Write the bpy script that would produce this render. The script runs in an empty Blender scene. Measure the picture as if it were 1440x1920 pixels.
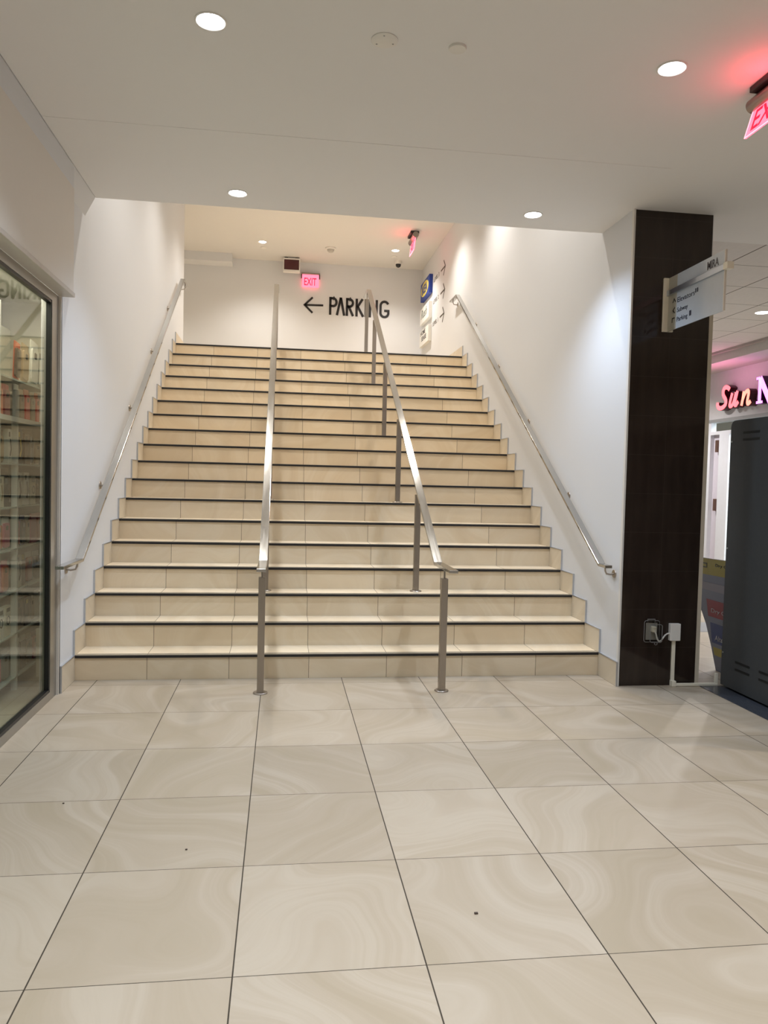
import bpy, bmesh, math, random
from mathutils import Vector, Matrix
random.seed(7)
SC = bpy.context.scene
COL = SC.collection
V = Vector
R_, T_ = 0.17, 0.2728            # riser height and tread depth
XL, XR = -1.76, 1.948            # stair walls
CH, UH, LZ = 3.28, 5.04, 3.06    # hall ceiling, upper ceiling, landing level
BY = 7.8                         # back wall of the landing

# ---------------------------------------------------------------- camera
cd = bpy.data.cameras.new('camera'); cam = bpy.data.objects.new('camera', cd); COL.objects.link(cam)
yaw, pitch, roll = 0.1338, -0.0410, 0.0241
f = V((math.sin(yaw)*math.cos(pitch), math.cos(yaw)*math.cos(pitch), math.sin(pitch)))
r = V((math.cos(yaw), -math.sin(yaw), 0)); u = r.cross(f)
r2 = r*math.cos(roll)+u*math.sin(roll); u2 = -r*math.sin(roll)+u*math.cos(roll)
M = Matrix((r2, u2, -f)).transposed().to_4x4(); M.translation = V((-0.3914, -5.3022, 1.3923))
cam.matrix_world = M
cd.sensor_fit = 'HORIZONTAL'; cd.sensor_width = 36; cd.lens = 36*1427.5/1440; cd.clip_start = 0.05; cd.clip_end = 100
SC.camera = cam

# ---------------------------------------------------------------- world, exposure
w = bpy.data.worlds.new('world'); SC.world = w; w.use_nodes = True
w.node_tree.nodes['Background'].inputs[0].default_value = (1.0, 0.93, 0.85, 1)
w.node_tree.nodes['Background'].inputs[1].default_value = 0.12
SC.view_settings.view_transform = 'Standard'; SC.view_settings.look = 'None'
SC.view_settings.gamma = 1; SC.view_settings.use_curve_mapping = False
SC.view_settings.exposure = 0.40
COOL = (0.73, 0.85, 1.0); WARM = (1.0, 0.945, 0.865)
P_HALL, P_UP, P_BACK = 90, 90, 150     # downlight power: hall, stairwell, behind the camera

# ---------------------------------------------------------------- materials
MATS = {}
def mat(name, col=(.8, .8, .8), rough=.5, metal=0, emit=None, es=0, spec=.5, noise=0, nscale=20, bump=0, coat=0):
    if name in MATS: return MATS[name]
    m = bpy.data.materials.new(name); m.use_nodes = True; MATS[name] = m
    nt = m.node_tree; b = nt.nodes['Principled BSDF']
    b.inputs['Base Color'].default_value = (*col, 1); b.inputs['Roughness'].default_value = rough
    b.inputs['Metallic'].default_value = metal; b.inputs['Specular IOR Level'].default_value = spec
    b.inputs['Coat Weight'].default_value = coat
    if emit: b.inputs['Emission Color'].default_value = (*emit, 1); b.inputs['Emission Strength'].default_value = es
    tc = nt.nodes.new('ShaderNodeNewGeometry')
    n = nt.nodes.new('ShaderNodeTexNoise'); n.inputs['Scale'].default_value = nscale; n.inputs['Detail'].default_value = 4
    nt.links.new(tc.outputs['Position'], n.inputs['Vector'])
    a = noise if noise else .04
    mx = nt.nodes.new('ShaderNodeMix'); mx.data_type = 'RGBA'
    mx.inputs[6].default_value = (*[c*(1-a) for c in col], 1); mx.inputs[7].default_value = (*[min(1, c*(1+a)) for c in col], 1)
    nt.links.new(n.outputs['Fac'], mx.inputs[0]); nt.links.new(mx.outputs[2], b.inputs['Base Color'])
    if bump:
        bp = nt.nodes.new('ShaderNodeBump'); bp.inputs['Strength'].default_value = bump; bp.inputs['Distance'].default_value = .002
        nt.links.new(n.outputs['Fac'], bp.inputs['Height']); nt.links.new(bp.outputs[0], b.inputs['Normal'])
    return m

class NG:
    """small helper to write node maths"""
    def __init__(s, m): s.nt = m.node_tree; s.b = s.nt.nodes['Principled BSDF']
    def n(s, t): return s.nt.nodes.new(t)
    def put(s, sock, v):
        if hasattr(v, 'is_output'): s.nt.links.new(v, sock)
        else: sock.default_value = v
    def m(s, op, a, b=0, c=0):
        x = s.n('ShaderNodeMath'); x.operation = op
        for i, v in enumerate((a, b, c)): s.put(x.inputs[i], v)
        return x.outputs[0]
    def pos(s):
        g = s.n('ShaderNodeNewGeometry'); x = s.n('ShaderNodeSeparateXYZ'); s.nt.links.new(g.outputs['Position'], x.inputs[0]); return x.outputs
    def comb(s, a, b, c):
        x = s.n('ShaderNodeCombineXYZ')
        for i, v in enumerate((a, b, c)): s.put(x.inputs[i], v)
        return x.outputs[0]
    def mix(s, fac, a, b):
        x = s.n('ShaderNodeMix'); x.data_type = 'RGBA'; s.put(x.inputs[0], fac)
        for i, v in ((6, a), (7, b)): s.put(x.inputs[i], v if hasattr(v, 'is_output') else (*v, 1))
        return x.outputs[2]
    def ramp(s, fac, stops):
        x = s.n('ShaderNodeValToRGB'); s.nt.links.new(fac, x.inputs[0]); e = x.color_ramp.elements
        while len(e) < len(stops): e.new(.5)
        for i, (p, c) in enumerate(stops): e[i].position = p; e[i].color = (*c, 1) if len(c) == 3 else c
        return x.outputs[0]

def stone(name, sx, x0, gx, sy, y0, gy, yaxis, c1, c2, c3, grout, rough):
    """veined sandstone porcelain tile; joints every sx in x and every sy along the other axis"""
    m = bpy.data.materials.new(name); m.use_nodes = True; MATS[name] = m; g = NG(m); P = g.pos()
    A = g.m('DIVIDE', g.m('SUBTRACT', P[0], x0), sx)
    Bv = g.m('DIVIDE', g.m('SUBTRACT', P[yaxis], y0), sy)
    ca, cb = g.m('FLOOR', A), g.m('FLOOR', Bv)
    fa, fb = g.m('SUBTRACT', A, ca), g.m('SUBTRACT', Bv, cb)
    wn = g.n('ShaderNodeTexWhiteNoise'); wn.noise_dimensions = '3D'
    g.nt.links.new(g.comb(ca, cb, 3.7), wn.inputs['Vector'])
    sp = g.n('ShaderNodeSeparateColor'); g.nt.links.new(wn.outputs['Color'], sp.inputs[0])
    # ring-like arcs around a point that is different for every tile
    lx = g.m('ADD', g.m('MULTIPLY', A, sx), g.m('MULTIPLY', sp.outputs[0], 30.0))
    ly = g.m('ADD', g.m('MULTIPLY', Bv if yaxis == 1 else P[1], sy if yaxis == 1 else .8), g.m('ADD', g.m('MULTIPLY', sp.outputs[1], 30.0), g.m('MULTIPLY', P[2], 1.0)))
    vec = g.comb(lx, ly, sp.outputs[2])
    nz = g.n('ShaderNodeTexNoise'); nz.inputs['Scale'].default_value = 1.3; nz.inputs['Detail'].default_value = 1; g.nt.links.new(vec, nz.inputs['Vector'])
    ang = g.m('MULTIPLY', sp.outputs[2], 2.6)
    # stretched fine noise following the slow field = sandstone bands
    fld = g.m('ADD', g.m('MULTIPLY', nz.outputs['Fac'], 1.5), g.m('ADD', g.m('MULTIPLY', lx, g.m('SINE', ang)), g.m('MULTIPLY', ly, g.m('COSINE', ang))))
    n1 = g.n('ShaderNodeTexNoise'); n1.noise_dimensions = '2D'; n1.inputs['Scale'].default_value = 1.0; n1.inputs['Detail'].default_value = 5; n1.inputs['Roughness'].default_value = .62
    g.nt.links.new(g.comb(g.m('MULTIPLY', fld, 4.6), g.m('MULTIPLY', lx, .45), 0), n1.inputs['Vector'])
    n2 = g.n('ShaderNodeTexNoise'); n2.inputs['Scale'].default_value = 2.2; n2.inputs['Detail'].default_value = 3; g.nt.links.new(vec, n2.inputs['Vector'])
    base = g.ramp(n1.outputs['Fac'], [(.33, c1), (.5, c2), (.62, c3), (.74, c2)])
    base = g.mix(g.m('MULTIPLY', n2.outputs['Fac'], .5), base, c1)
    tone = g.m('ADD', .95, g.m('MULTIPLY', sp.outputs[1], .09))
    hs = g.n('ShaderNodeHueSaturation'); g.nt.links.new(base, hs.inputs['Color']); g.nt.links.new(tone, hs.inputs['Value'])
    da = g.m('MULTIPLY', g.m('MINIMUM', fa, g.m('SUBTRACT', 1, fa)), sx)
    mask = g.m('LESS_THAN', da, gx)
    if gy:
        db = g.m('MULTIPLY', g.m('MINIMUM', fb, g.m('SUBTRACT', 1, fb)), sy)
        mask = g.m('MAXIMUM', mask, g.m('LESS_THAN', db, gy))
    g.nt.links.new(g.mix(mask, hs.outputs[0], grout), g.b.inputs['Base Color'])
    g.put(g.b.inputs['Roughness'], g.m('ADD', rough, g.m('MULTIPLY', mask, .4)))
    bp = g.n('ShaderNodeBump'); bp.inputs['Strength'].default_value = .5; bp.inputs['Distance'].default_value = .002
    g.nt.links.new(g.m('SUBTRACT', 1, mask), bp.inputs['Height']); g.nt.links.new(bp.outputs[0], g.b.inputs['Normal'])
    return m

FLOOR_M = stone('floor_stone', .5507, -1.6051, .0022, .6129, -.1371, .0014, 1,
                (.385, .315, .225), (.43, .355, .27), (.485, .415, .33), (.045, .033, .02), .42)
STEP_M = stone('step_stone', .5489, -1.281, .0016, .17, 0, 0, 2,
               (.745, .61, .43), (.785, .66, .48), (.825, .71, .54), (.16, .11, .06), .45)
SKIRT_M = stone('skirting_stone', 50, -20, 0, .17, 0, .0012, 2,
                (.60, .51, .38), (.64, .55, .42), (.68, .60, .47), (.12, .09, .05), .42)

def column_mat():
    m = bpy.data.materials.new('column_tile'); m.use_nodes = True; g = NG(m); P = g.pos()
    hz = g.m('DIVIDE', P[2], .2693); fz = g.m('SUBTRACT', hz, g.m('FLOOR', hz))
    dz = g.m('MULTIPLY', g.m('MINIMUM', fz, g.m('SUBTRACT', 1, fz)), .2693)
    dx = g.m('ABSOLUTE', g.m('SUBTRACT', P[0], 2.243))
    mask = g.m('MAXIMUM', g.m('LESS_THAN', dz, .0011), g.m('LESS_THAN', dx, .0008))
    n = g.n('ShaderNodeTexNoise'); n.inputs['Scale'].default_value = 7; n.inputs['Detail'].default_value = 6
    base = g.ramp(n.outputs['Fac'], [(.3, (.022, .0135, .0095)), (.7, (.034, .0225, .0165))])
    g.nt.links.new(g.mix(mask, base, (.045, .036, .030)), g.b.inputs['Base Color'])
    g.b.inputs['Roughness'].default_value = .07; g.b.inputs['Specular IOR Level'].default_value = .45
    return m
COLUMN_M = column_mat()

def brushed(name, col=(.62, .62, .61), rough=.3):
    m = bpy.data.materials.new(name); m.use_nodes = True; MATS[name] = m; g = NG(m); P = g.pos()
    n = g.n('ShaderNodeTexNoise'); n.inputs['Scale'].default_value = 1; n.inputs['Detail'].default_value = 3
    g.nt.links.new(g.comb(g.m('MULTIPLY', P[0], 90), g.m('MULTIPLY', P[1], 6), g.m('MULTIPLY', P[2], 6)), n.inputs['Vector'])
    g.b.inputs['Metallic'].default_value = 1
    g.nt.links.new(g.mix(n.outputs['Fac'], tuple(c*.9 for c in col), col), g.b.inputs['Base Color'])
    g.put(g.b.inputs['Roughness'], g.m('ADD', rough-.04, g.m('MULTIPLY', n.outputs['Fac'], .08)))
    return m
STEEL = brushed('brushed_steel', (.50, .495, .48), .13)
STEEL_D = brushed('post_steel', (.40, .355, .31), .36)
ALU = brushed('aluminium', (.46, .45, .43), .38)
ALU_L = mat('light_aluminium', (.55, .56, .58), .35, .7)
WALL = mat('wall_paint', (.71, .72, .74), .55, spec=.3, noise=.012, nscale=2.0, bump=.05)
FASC = mat('fascia_paint', (.74, .70, .65), .6, spec=.3, noise=.012)
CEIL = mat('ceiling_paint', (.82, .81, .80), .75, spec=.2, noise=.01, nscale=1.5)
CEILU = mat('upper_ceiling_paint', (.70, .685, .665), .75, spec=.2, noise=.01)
BLACK = mat('black_paint', (.01, .01, .01), .4)
NOSE = mat('nosing_rubber', (.012, .012, .014), .45)
LETTER = mat('letter_black', (.012, .011, .012), .5)
WPLAS = mat('white_plastic', (.78, .76, .72), .4)
CREAM = mat('cream_plastic', (.84, .79, .66), .45)
GREYM = mat('machine_grey', (.046, .049, .051), .42, noise=.08, nscale=60, bump=.15)
SHELF = mat('shelf_white', (.74, .72, .66), .45)
SHOPW = mat('shop_wall', (.62, .59, .50), .6)

def glass_mat(name, tint, refl=1.0):
    m = bpy.data.materials.new(name); m.use_nodes = True; MATS[name] = m; nt = m.node_tree; nt.nodes.remove(nt.nodes['Principled BSDF'])
    o = nt.nodes['Material Output']; t = nt.nodes.new('ShaderNodeBsdfTransparent'); t.inputs[0].default_value = (*tint, 1)
    gl = nt.nodes.new('ShaderNodeBsdfGlossy'); gl.inputs['Roughness'].default_value = .0
    fr = nt.nodes.new('ShaderNodeFresnel')
    gm_ = nt.nodes.new('ShaderNodeNewGeometry'); ir = nt.nodes.new('ShaderNodeMath'); ir.operation = 'MULTIPLY_ADD'; ir.inputs[1].default_value = 1/1.5-1.5; ir.inputs[2].default_value = 1.5
    nt.links.new(gm_.outputs['Backfacing'], ir.inputs[0]); nt.links.new(ir.outputs[0], fr.inputs[0])   # same reflectance on both faces of the pane
    mu = nt.nodes.new('ShaderNodeMath'); mu.operation = 'MULTIPLY'; mu.inputs[1].default_value = refl; nt.links.new(fr.outputs[0], mu.inputs[0])
    mx = nt.nodes.new('ShaderNodeMixShader'); nt.links.new(mu.outputs[0], mx.inputs[0]); nt.links.new(t.outputs[0], mx.inputs[1]); nt.links.new(gl.outputs[0], mx.inputs[2])
    nt.links.new(mx.outputs[0], o.inputs['Surface']); return m
GLASS = glass_mat('window_glass', (.90, .93, .88), .75)
CLEARP = glass_mat('clear_plastic', (.80, .80, .78), 1.2)

def tile_ceiling_mat():
    m = bpy.data.materials.new('tile_ceiling'); m.use_nodes = True; g = NG(m); P = g.pos()
    A = g.m('DIVIDE', g.m('SUBTRACT', P[0], 3.276), .569); B = g.m('DIVIDE', g.m('SUBTRACT', P[1], .112), .633)
    fa = g.m('SUBTRACT', A, g.m('FLOOR', A)); fb = g.m('SUBTRACT', B, g.m('FLOOR', B))
    da = g.m('MULTIPLY', g.m('MINIMUM', fa, g.m('SUBTRACT', 1, fa)), .569); db = g.m('MULTIPLY', g.m('MINIMUM', fb, g.m('SUBTRACT', 1, fb)), .633)
    mask = g.m('MAXIMUM', g.m('LESS_THAN', da, .006), g.m('LESS_THAN', db, .004))
    n = g.n('ShaderNodeTexNoise'); n.inputs['Scale'].default_value = 90
    base = g.mix(n.outputs['Fac'], (.68, .65, .63), (.76, .73, .71))
    g.nt.links.new(g.mix(mask, base, (.12, .10, .09)), g.b.inputs['Base Color']); g.b.inputs['Roughness'].default_value = .9
    return m
TILEC = tile_ceiling_mat()

# ---------------------------------------------------------------- mesh helpers
class MB:
    def __init__(s): s.bm = bmesh.new()
    def box(s, x0, x1, y0, y1, z0, z1, bevel=0):
        c = [V((x, y, z)) for x in sorted((x0, x1)) for y in sorted((y0, y1)) for z in sorted((z0, z1))]
        return s.hexa(c, bevel)
    def hexa(s, c, bevel=0):
        v = [s.bm.verts.new(p) for p in c]
        fs = [s.bm.faces.new([v[i] for i in q]) for q in ((0, 1, 3, 2), (4, 6, 7, 5), (0, 4, 5, 1), (2, 3, 7, 6), (0, 2, 6, 4), (1, 5, 7, 3))]
        if bevel:
            es = list({e for f_ in fs for e in f_.edges})
            bmesh.ops.bevel(s.bm, geom=es, offset=bevel, segments=2, affect='EDGES', profile=.5)
        return s
    def bar(s, a, b, wd, th, side=None, bevel=0):
        """rectangular bar from a to b, wd across 'side', th thick"""
        a, b = V(a), V(b); d = (b-a).normalized(); sd = V(side) if side else V((1, 0, 0))
        sd = (sd-d*sd.dot(d)).normalized(); up = sd.cross(d)
        c = [p+sd*wd/2*i+up*th/2*j for p in (a, b) for i in (-1, 1) for j in (-1, 1)]
        return s.hexa(c, bevel)
    def cyl(s, a, b, ra, rb=None, n=20, caps=True):
        a, b = V(a), V(b); rb = ra if rb is None else rb; d = (b-a).normalized()
        t = V((0, 0, 1)) if abs(d.z) < .9 else V((1, 0, 0)); p = d.cross(t).normalized(); q = d.cross(p)
        A = [s.bm.verts.new(a+(p*math.cos(i*2*math.pi/n)+q*math.sin(i*2*math.pi/n))*ra) for i in range(n)]
        B = [s.bm.verts.new(b+(p*math.cos(i*2*math.pi/n)+q*math.sin(i*2*math.pi/n))*rb) for i in range(n)]
        for i in range(n): s.bm.faces.new((A[i], A[(i+1) % n], B[(i+1) % n], B[i]))
        if caps: s.bm.faces.new(A[::-1]); s.bm.faces.new(B)
        return s
    def lathe(s, c, prof, n=28):
        """prof = [(radius, z)], around vertical axis at c"""
        c = V(c); rings = []
        for rr, z in prof:
            if rr < 1e-6: rings.append([s.bm.verts.new(c+V((0, 0, z)))])
            else: rings.append([s.bm.verts.new(c+V((rr*math.cos(i*2*math.pi/n), rr*math.sin(i*2*math.pi/n), z))) for i in range(n)])
        for A, B in zip(rings, rings[1:]):
            for i in range(n):
                j = (i+1) % n
                if len(A) == 1 and len(B) == 1: continue
                if len(A) == 1: s.bm.faces.new((A[0], B[i], B[j]))
                elif len(B) == 1: s.bm.faces.new((A[i], B[0], A[j]))
                else: s.bm.faces.new((A[i], B[i], B[j], A[j]))
        return s
    def prism(s, poly, o, a, b, n, depth):
        """2D polygon (a,b axes) at o, extruded along n by depth"""
        o, a, b, n = V(o), V(a), V(b), V(n)
        A = [s.bm.verts.new(o+a*x+b*y) for x, y in poly]; B = [s.bm.verts.new(o+a*x+b*y+n*depth) for x, y in poly]
        s.bm.faces.new(A[::-1]); s.bm.faces.new(B); k = len(poly)
        for i in range(k): s.bm.faces.new((A[i], A[(i+1) % k], B[(i+1) % k], B[i]))
        return s
    def tube(s, pts, rad, n=10):
        pts = [V(p) for p in pts]; rings = []; prev = None
        for i, p in enumerate(pts):
            d = (pts[min(i+1, len(pts)-1)]-pts[max(i-1, 0)]).normalized()
            if prev is None:
                t = V((0, 0, 1)) if abs(d.z) < .9 else V((1, 0, 0)); a = d.cross(t).normalized()
            else: a = (prev-d*prev.dot(d)).normalized()
            prev = a; b = d.cross(a); ra = rad[i] if isinstance(rad, (list, tuple)) else rad
            rings.append([s.bm.verts.new(p+(a*math.cos(k*2*math.pi/n)+b*math.sin(k*2*math.pi/n))*ra) for k in range(n)])
        for A, B in zip(rings, rings[1:]):
            for k in range(n): s.bm.faces.new((A[k], A[(k+1) % n], B[(k+1) % n], B[k]))
        s.bm.faces.new(rings[0][::-1]); s.bm.faces.new(rings[-1]); return s

ORG = {}
def obj(name, mb, m, parent=None, smooth=False, kind=None, label=None):
    bm = mb.bm if isinstance(mb, MB) else mb
    bmesh.ops.recalc_face_normals(bm, faces=bm.faces[:])
    org = ORG.get(parent, V((0, 0, 0))) if parent else V((0, 0, 0))
    if org.length: bmesh.ops.translate(bm, verts=bm.verts[:], vec=-org)
    me = bpy.data.meshes.new(name); bm.to_mesh(me); bm.free()
    for mm in (m if isinstance(m, (list, tuple)) else [m]): me.materials.append(mm)
    if smooth:
        for p in me.polygons: p.use_smooth = True
        me.set_sharp_from_angle(angle=math.radians(35))
    o = bpy.data.objects.new(name, me); COL.objects.link(o)
    if parent: o.parent = parent
    ORG[o] = org
    if kind: o['kind'] = kind
    if label: o['label'] = label
    return o
def tag(o, label, cat, group=None):
    o['label'] = label; o['category'] = cat
    if group: o['group'] = group
    return o
def thing(name, label, cat, loc, group=None):
    o = bpy.data.objects.new(name, None); o.empty_display_size = .05; COL.objects.link(o); o.location = loc
    ORG[o] = V(loc); return tag(o, label, cat, group)
def solo(name, mb, m, label, cat, group=None, smooth=False):
    return tag(obj(name, mb, m, None, smooth), label, cat, group)
def struct(name, mb, m, parent=None): return obj(name, mb, m, parent, kind=None if parent else 'structure')
def copy_tree(o, parent=None):
    c = o.copy(); COL.objects.link(c)
    if parent: c.parent = parent
    for ch in list(o.children): copy_tree(ch, c)
    return c
def lamp(name, typ, loc, energy, col, parent=None, **kw):
    l = bpy.data.lights.new(name, typ); l.energy = energy; l.color = col
    for k, v in kw.items(): setattr(l, k, v)
    o = bpy.data.objects.new(name, l); COL.objects.link(o); o.location = V(loc)-(ORG[parent] if parent else V((0, 0, 0)))
    if parent: o.parent = parent
    return o

def text_bm(txt, o, a, b, width, height, depth=.001, bold=0, shear=0, spacing=1):
    """lettering as mesh: lower-left corner at o, running along a, up along b, fitted to width x height"""
    c = bpy.data.curves.new('t', 'FONT'); c.body = txt; c.offset = bold; c.shear = shear; c.space_character = spacing; c.resolution_u = 3
    t = bpy.data.objects.new('t', c); COL.objects.link(t)
    bpy.context.view_layer.update()
    me = bpy.data.meshes.new_from_object(t.evaluated_get(bpy.context.evaluated_depsgraph_get()))
    bpy.data.objects.remove(t); bpy.data.curves.remove(c)
    bm = bmesh.new(); bm.from_mesh(me); bpy.data.meshes.remove(me)
    x0 = min(v.co.x for v in bm.verts); x1 = max(v.co.x for v in bm.verts)
    y0 = min(v.co.y for v in bm.verts); y1 = max(v.co.y for v in bm.verts)
    o, a, b = V(o), V(a), V(b); n = a.cross(b)
    for v in bm.verts: v.co = o+a*((v.co.x-x0)/(x1-x0)*width)+b*((v.co.y-y0)/(y1-y0)*height)
    if depth:
        e = bmesh.ops.extrude_face_region(bm, geom=bm.faces[:])
        bmesh.ops.translate(bm, verts=[g for g in e['geom'] if isinstance(g, bmesh.types.BMVert)], vec=n*depth)
    mb = MB(); mb.bm.free(); mb.bm = bm; return mb
def merge(*mbs):
    """join several builders into the first"""
    for m in mbs[1:]:
        me = bpy.data.meshes.new('x'); m.bm.to_mesh(me); m.bm.free(); mbs[0].bm.from_mesh(me); bpy.data.meshes.remove(me)
    return mbs[0]

def stroke(mb, pts, wd, o, a, b, depth, wds=None):
    """flat ribbon following 2D points, mitred, extruded by depth along a x b"""
    o, a, b = V(o), V(a), V(b); n = a.cross(b); L, Rr = [], []
    P = [V((*p, 0)) for p in pts]
    for i, p in enumerate(P):
        d1 = (P[i]-P[i-1]).normalized() if i else (P[1]-P[0]).normalized()
        d2 = (P[i+1]-P[i]).normalized() if i < len(P)-1 else d1
        d = (d1+d2).normalized(); nn = V((-d.y, d.x, 0)); k = 1/max(.45, nn.dot(V((-d1.y, d1.x, 0))))
        ww = (wds[i] if wds else wd)/2*k
        L.append(p+nn*ww); Rr.append(p-nn*ww)
    def mk(q, h): return mb.bm.verts.new(o+a*q.x+b*q.y+n*h)
    q = [[mk(L[i], h), mk(Rr[i], h)] for h in (0, depth) for i in range(len(P))]; k = len(P)
    for i in range(k-1):
        A, B, C_, D = q[i], q[i+1], q[k+i], q[k+i+1]
        mb.bm.faces.new((A[0], A[1], B[1], B[0])); mb.bm.faces.new((C_[0], D[0], D[1], C_[1]))
        mb.bm.faces.new((A[0], B[0], D[0], C_[0])); mb.bm.faces.new((A[1], C_[1], D[1], B[1]))
    mb.bm.faces.new((q[0][0], q[k][0], q[k][1], q[0][1])); mb.bm.faces.new((q[k-1][0], q[k-1][1], q[2*k-1][1], q[2*k-1][0]))
    return mb
def bez(p0, p1, p2, p3, n=8):
    return [tuple((1-t)**3*p0[i]+3*(1-t)**2*t*p1[i]+3*(1-t)*t*t*p2[i]+t**3*p3[i] for i in (0, 1)) for t in [k/n for k in range(n+1)]]
def arc(cx, cy, rx, ry, a0, a1, n=12):
    return [(cx+rx*math.cos(math.radians(a0+(a1-a0)*k/n)), cy+ry*math.sin(math.radians(a0+(a1-a0)*k/n))) for k in range(n+1)]

# ================================================================ SETTING
struct('floor', MB().box(-4.5, 9, -9, 9, -.1, 0), FLOOR_M)
struct('floor', MB().box(-5, XR+.25, 18*T_+.02-T_, BY+.2, LZ-.14, LZ-.001), STEP_M)
# hall ceiling and the slightly lower patch over the foot of the stairs
struct('ceiling', MB().box(-1.69, 9, -9, .21, CH, CH+.12), CEIL)
struct('ceiling', MB().box(-1.69, 1.86, -.975, .21, CH-.0015, CH), CEIL)
struct('ceiling', MB().box(-1.95, -1.69, -9, .21, CH+.12, CH+.16), CEIL)
struct('ceiling', MB().box(2.56, 5.56, .21, 9, CH, CH+.12), TILEC)
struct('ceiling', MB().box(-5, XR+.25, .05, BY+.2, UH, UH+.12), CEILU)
struct('wall_header', MB().box(XL, XR, .05, .21, CH+.12, UH), WALL)
# left stair wall (ends in an outside corner on the landing)
struct('wall_left', MB().box(XL-.12, XL, -.33, 5.4, -.02, UH), WALL)
struct('wall_left', MB().box(XL-.12, XL-.002, -9, -.33, 2.55, CH+.16), WALL)
struct('wall_right', MB().box(XR, 2.0, -.29, BY, -.02, UH), WALL)
struct('wall_back', MB().box(-5, XR+.2, BY, BY+.12, LZ-.2, UH), WALL)
struct('wall_landing', MB().box(-5.1, -5, 5.3, BY, LZ-.2, UH), WALL)
struct('wall_landing', MB().box(-5, XL-.12, 5.28, 5.4, LZ-.2, UH), WALL)
struct('wall_bulkhead', MB().box(-5, -1.272, 7.5, BY, 4.90, UH), WALL)
struct('wall_rear', MB().box(-4.5, 9, -9.1, -9, 0, CH), WALL)
struct('wall_shop_side', MB().box(-4.6, -4.5, -9, 1, 0, CH), SHOPW)
struct('wall_corridor', MB().box(2.0, 6.5, 8.9, 9.0, 0, CH), WALL)

# store fascia above the display window, with its lower ledge
fm = MB().box(-1.755, -1.69, -9, -.33, 2.505, 3.138)
struct('wall_fascia', fm, FASC)
struct('trim_1', MB().box(-1.775, -1.682, -9, -.325, 2.478, 2.505, .003), mat('ledge', (.52, .49, .45), .4))

struct('trim_7', MB().box(XL, -1.693, -9, -.33, 3.139, CH+.02).prism([(XL, 3.15), (-1.693, CH), (-1.693, CH+.02), (XL, CH+.02)], (0, -.33, 0), (1, 0, 0), (0, 0, 1), (0, 1, 0), .539), WALL)
# staircase
st = thing('staircase', 'wide beige stone staircase with eighteen steps and black nosings', 'stairs', (.1, 0, 0))
for k in range(1, 19):
    y0 = (k-1)*T_; y1 = y0+T_+.03
    sp_ = obj('step', MB().box(XL+.001, XR-.001, y0, y1, (k-1)*R_ if k > 1 else -.02, k*R_), STEP_M, st)
    nm = MB().box(XL+.012, XR-.012, y0-.012, y0-.0005, k*R_-.018, k*R_-.002)
    obj('nosing', nm, NOSE, sp_, label='black stair nosing strip')
    gm = MB()
    gm.box(XL+.012, XR-.012, y0-.012, y0+.004, k*R_-.002, k*R_+.0015)
    for q in (.018, .030): gm.box(XL+.012, XR-.012, y0+q, y0+q+.004, k*R_, k*R_+.0015)
    obj('grip_strip', gm, mat('grip_metal', (.30, .29, .27), .35, .8), sp_, label='thin metal grip lines along the step edge')
def skirt_poly():
    P = [(-T_*1.16, -.01), (-T_*1.16, R_)]
    for k in range(0, 18):
        P.append((k*T_-.012, (k+1)*R_)); 
        if k < 17: P.append((k*T_-.012, (k+2)*R_))
    P = [(-T_*1.16, 0), (-T_*1.16, R_)]
    for k in range(1, 18):
        P.append(((k-1)*T_-.015, k*R_)); P.append(((k-1)*T_-.015, (k+1)*R_))
    P += [(17*T_-.015, 18*R_), (17*T_-.015, LZ+.14)]
    return P
for x0, n_, end in ((XL, 1, 5.4), (XR, -1, BY)):
    P = skirt_poly(); P += [(end, LZ+.14), (end, LZ-.1), (T_*18, LZ-.1), (T_*18, LZ-R_)]
    P += [(T_*.2, 0)]
    m_ = MB(); m_.prism(P, (x0, 0, 0), (0, 1, 0), (0, 0, 1), (n_, 0, 0), .010)
    sk = obj('skirting', m_, SKIRT_M, st)
    t_ = MB(); Q = skirt_poly()
    for (a0, b0), (a1, b1) in zip(Q, Q[1:]):
        if abs(a0-a1)+abs(b0-b1) < .01: continue
        t_.bar((x0+n_*.006, a0, b0), (x0+n_*.006, a1, b1), .013, .006)
    obj('edge_trim', t_, ALU_L, sk, label='thin metal edge trim')

# column at the right
struct('wall_column', MB().box(XR+.010, 2.528, -.304, .45, 0, CH), COLUMN_M)
struct('trim_2', MB().box(XR-.002, XR+.010, -.318, -.290, 0, CH), mat('corner_bead', (.72, .70, .66), .4))
struct('trim_3', MB().box(2.528, 2.556, -.308, -.29, 0, 2.62), mat('beige_edge', (.62, .55, .44), .45))
struct('trim_4', MB().box(2.528, 2.54, -.29, .45, 0, CH), WALL)

# corridor at the right: bulkhead, fascia, shopfront
struct('wall_bulkhead_corridor', MB().box(5.55, 6.3, -9, 9, 3.14, CH+.1), mat('bulkhead_paint', (.62, .60, .57), .6))
struct('trim_5', MB().box(5.50, 5.55, .1, 9, CH-.03, CH), mat('wall_angle', (.45, .40, .38), .5))
struct('wall_shop_fascia', MB().box(6.09, 6.3, -9, 9, 2.43, 3.14), mat('fascia_grey', (.74, .73, .74), .6))
struct('wall_shop_side_corridor', MB().box(6.09, 6.3, 5.82, 9, 0, 2.43), WALL)
struct('floor_border', MB().box(2.62, 6.09, 1.56, 2.05, -.02, .002), mat('grey_border_tile', (.27, .28, .29), .3))
wf = MB()
wf.box(6.03, 6.16, -1, 5.86, 2.385, 2.43); wf.box(6.03, 6.16, 5.62, 5.82, 0, 2.385)
obj_f = struct('window_1', wf, mat('frame_grey', (.42, .43, .44), .4, .3))
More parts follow.
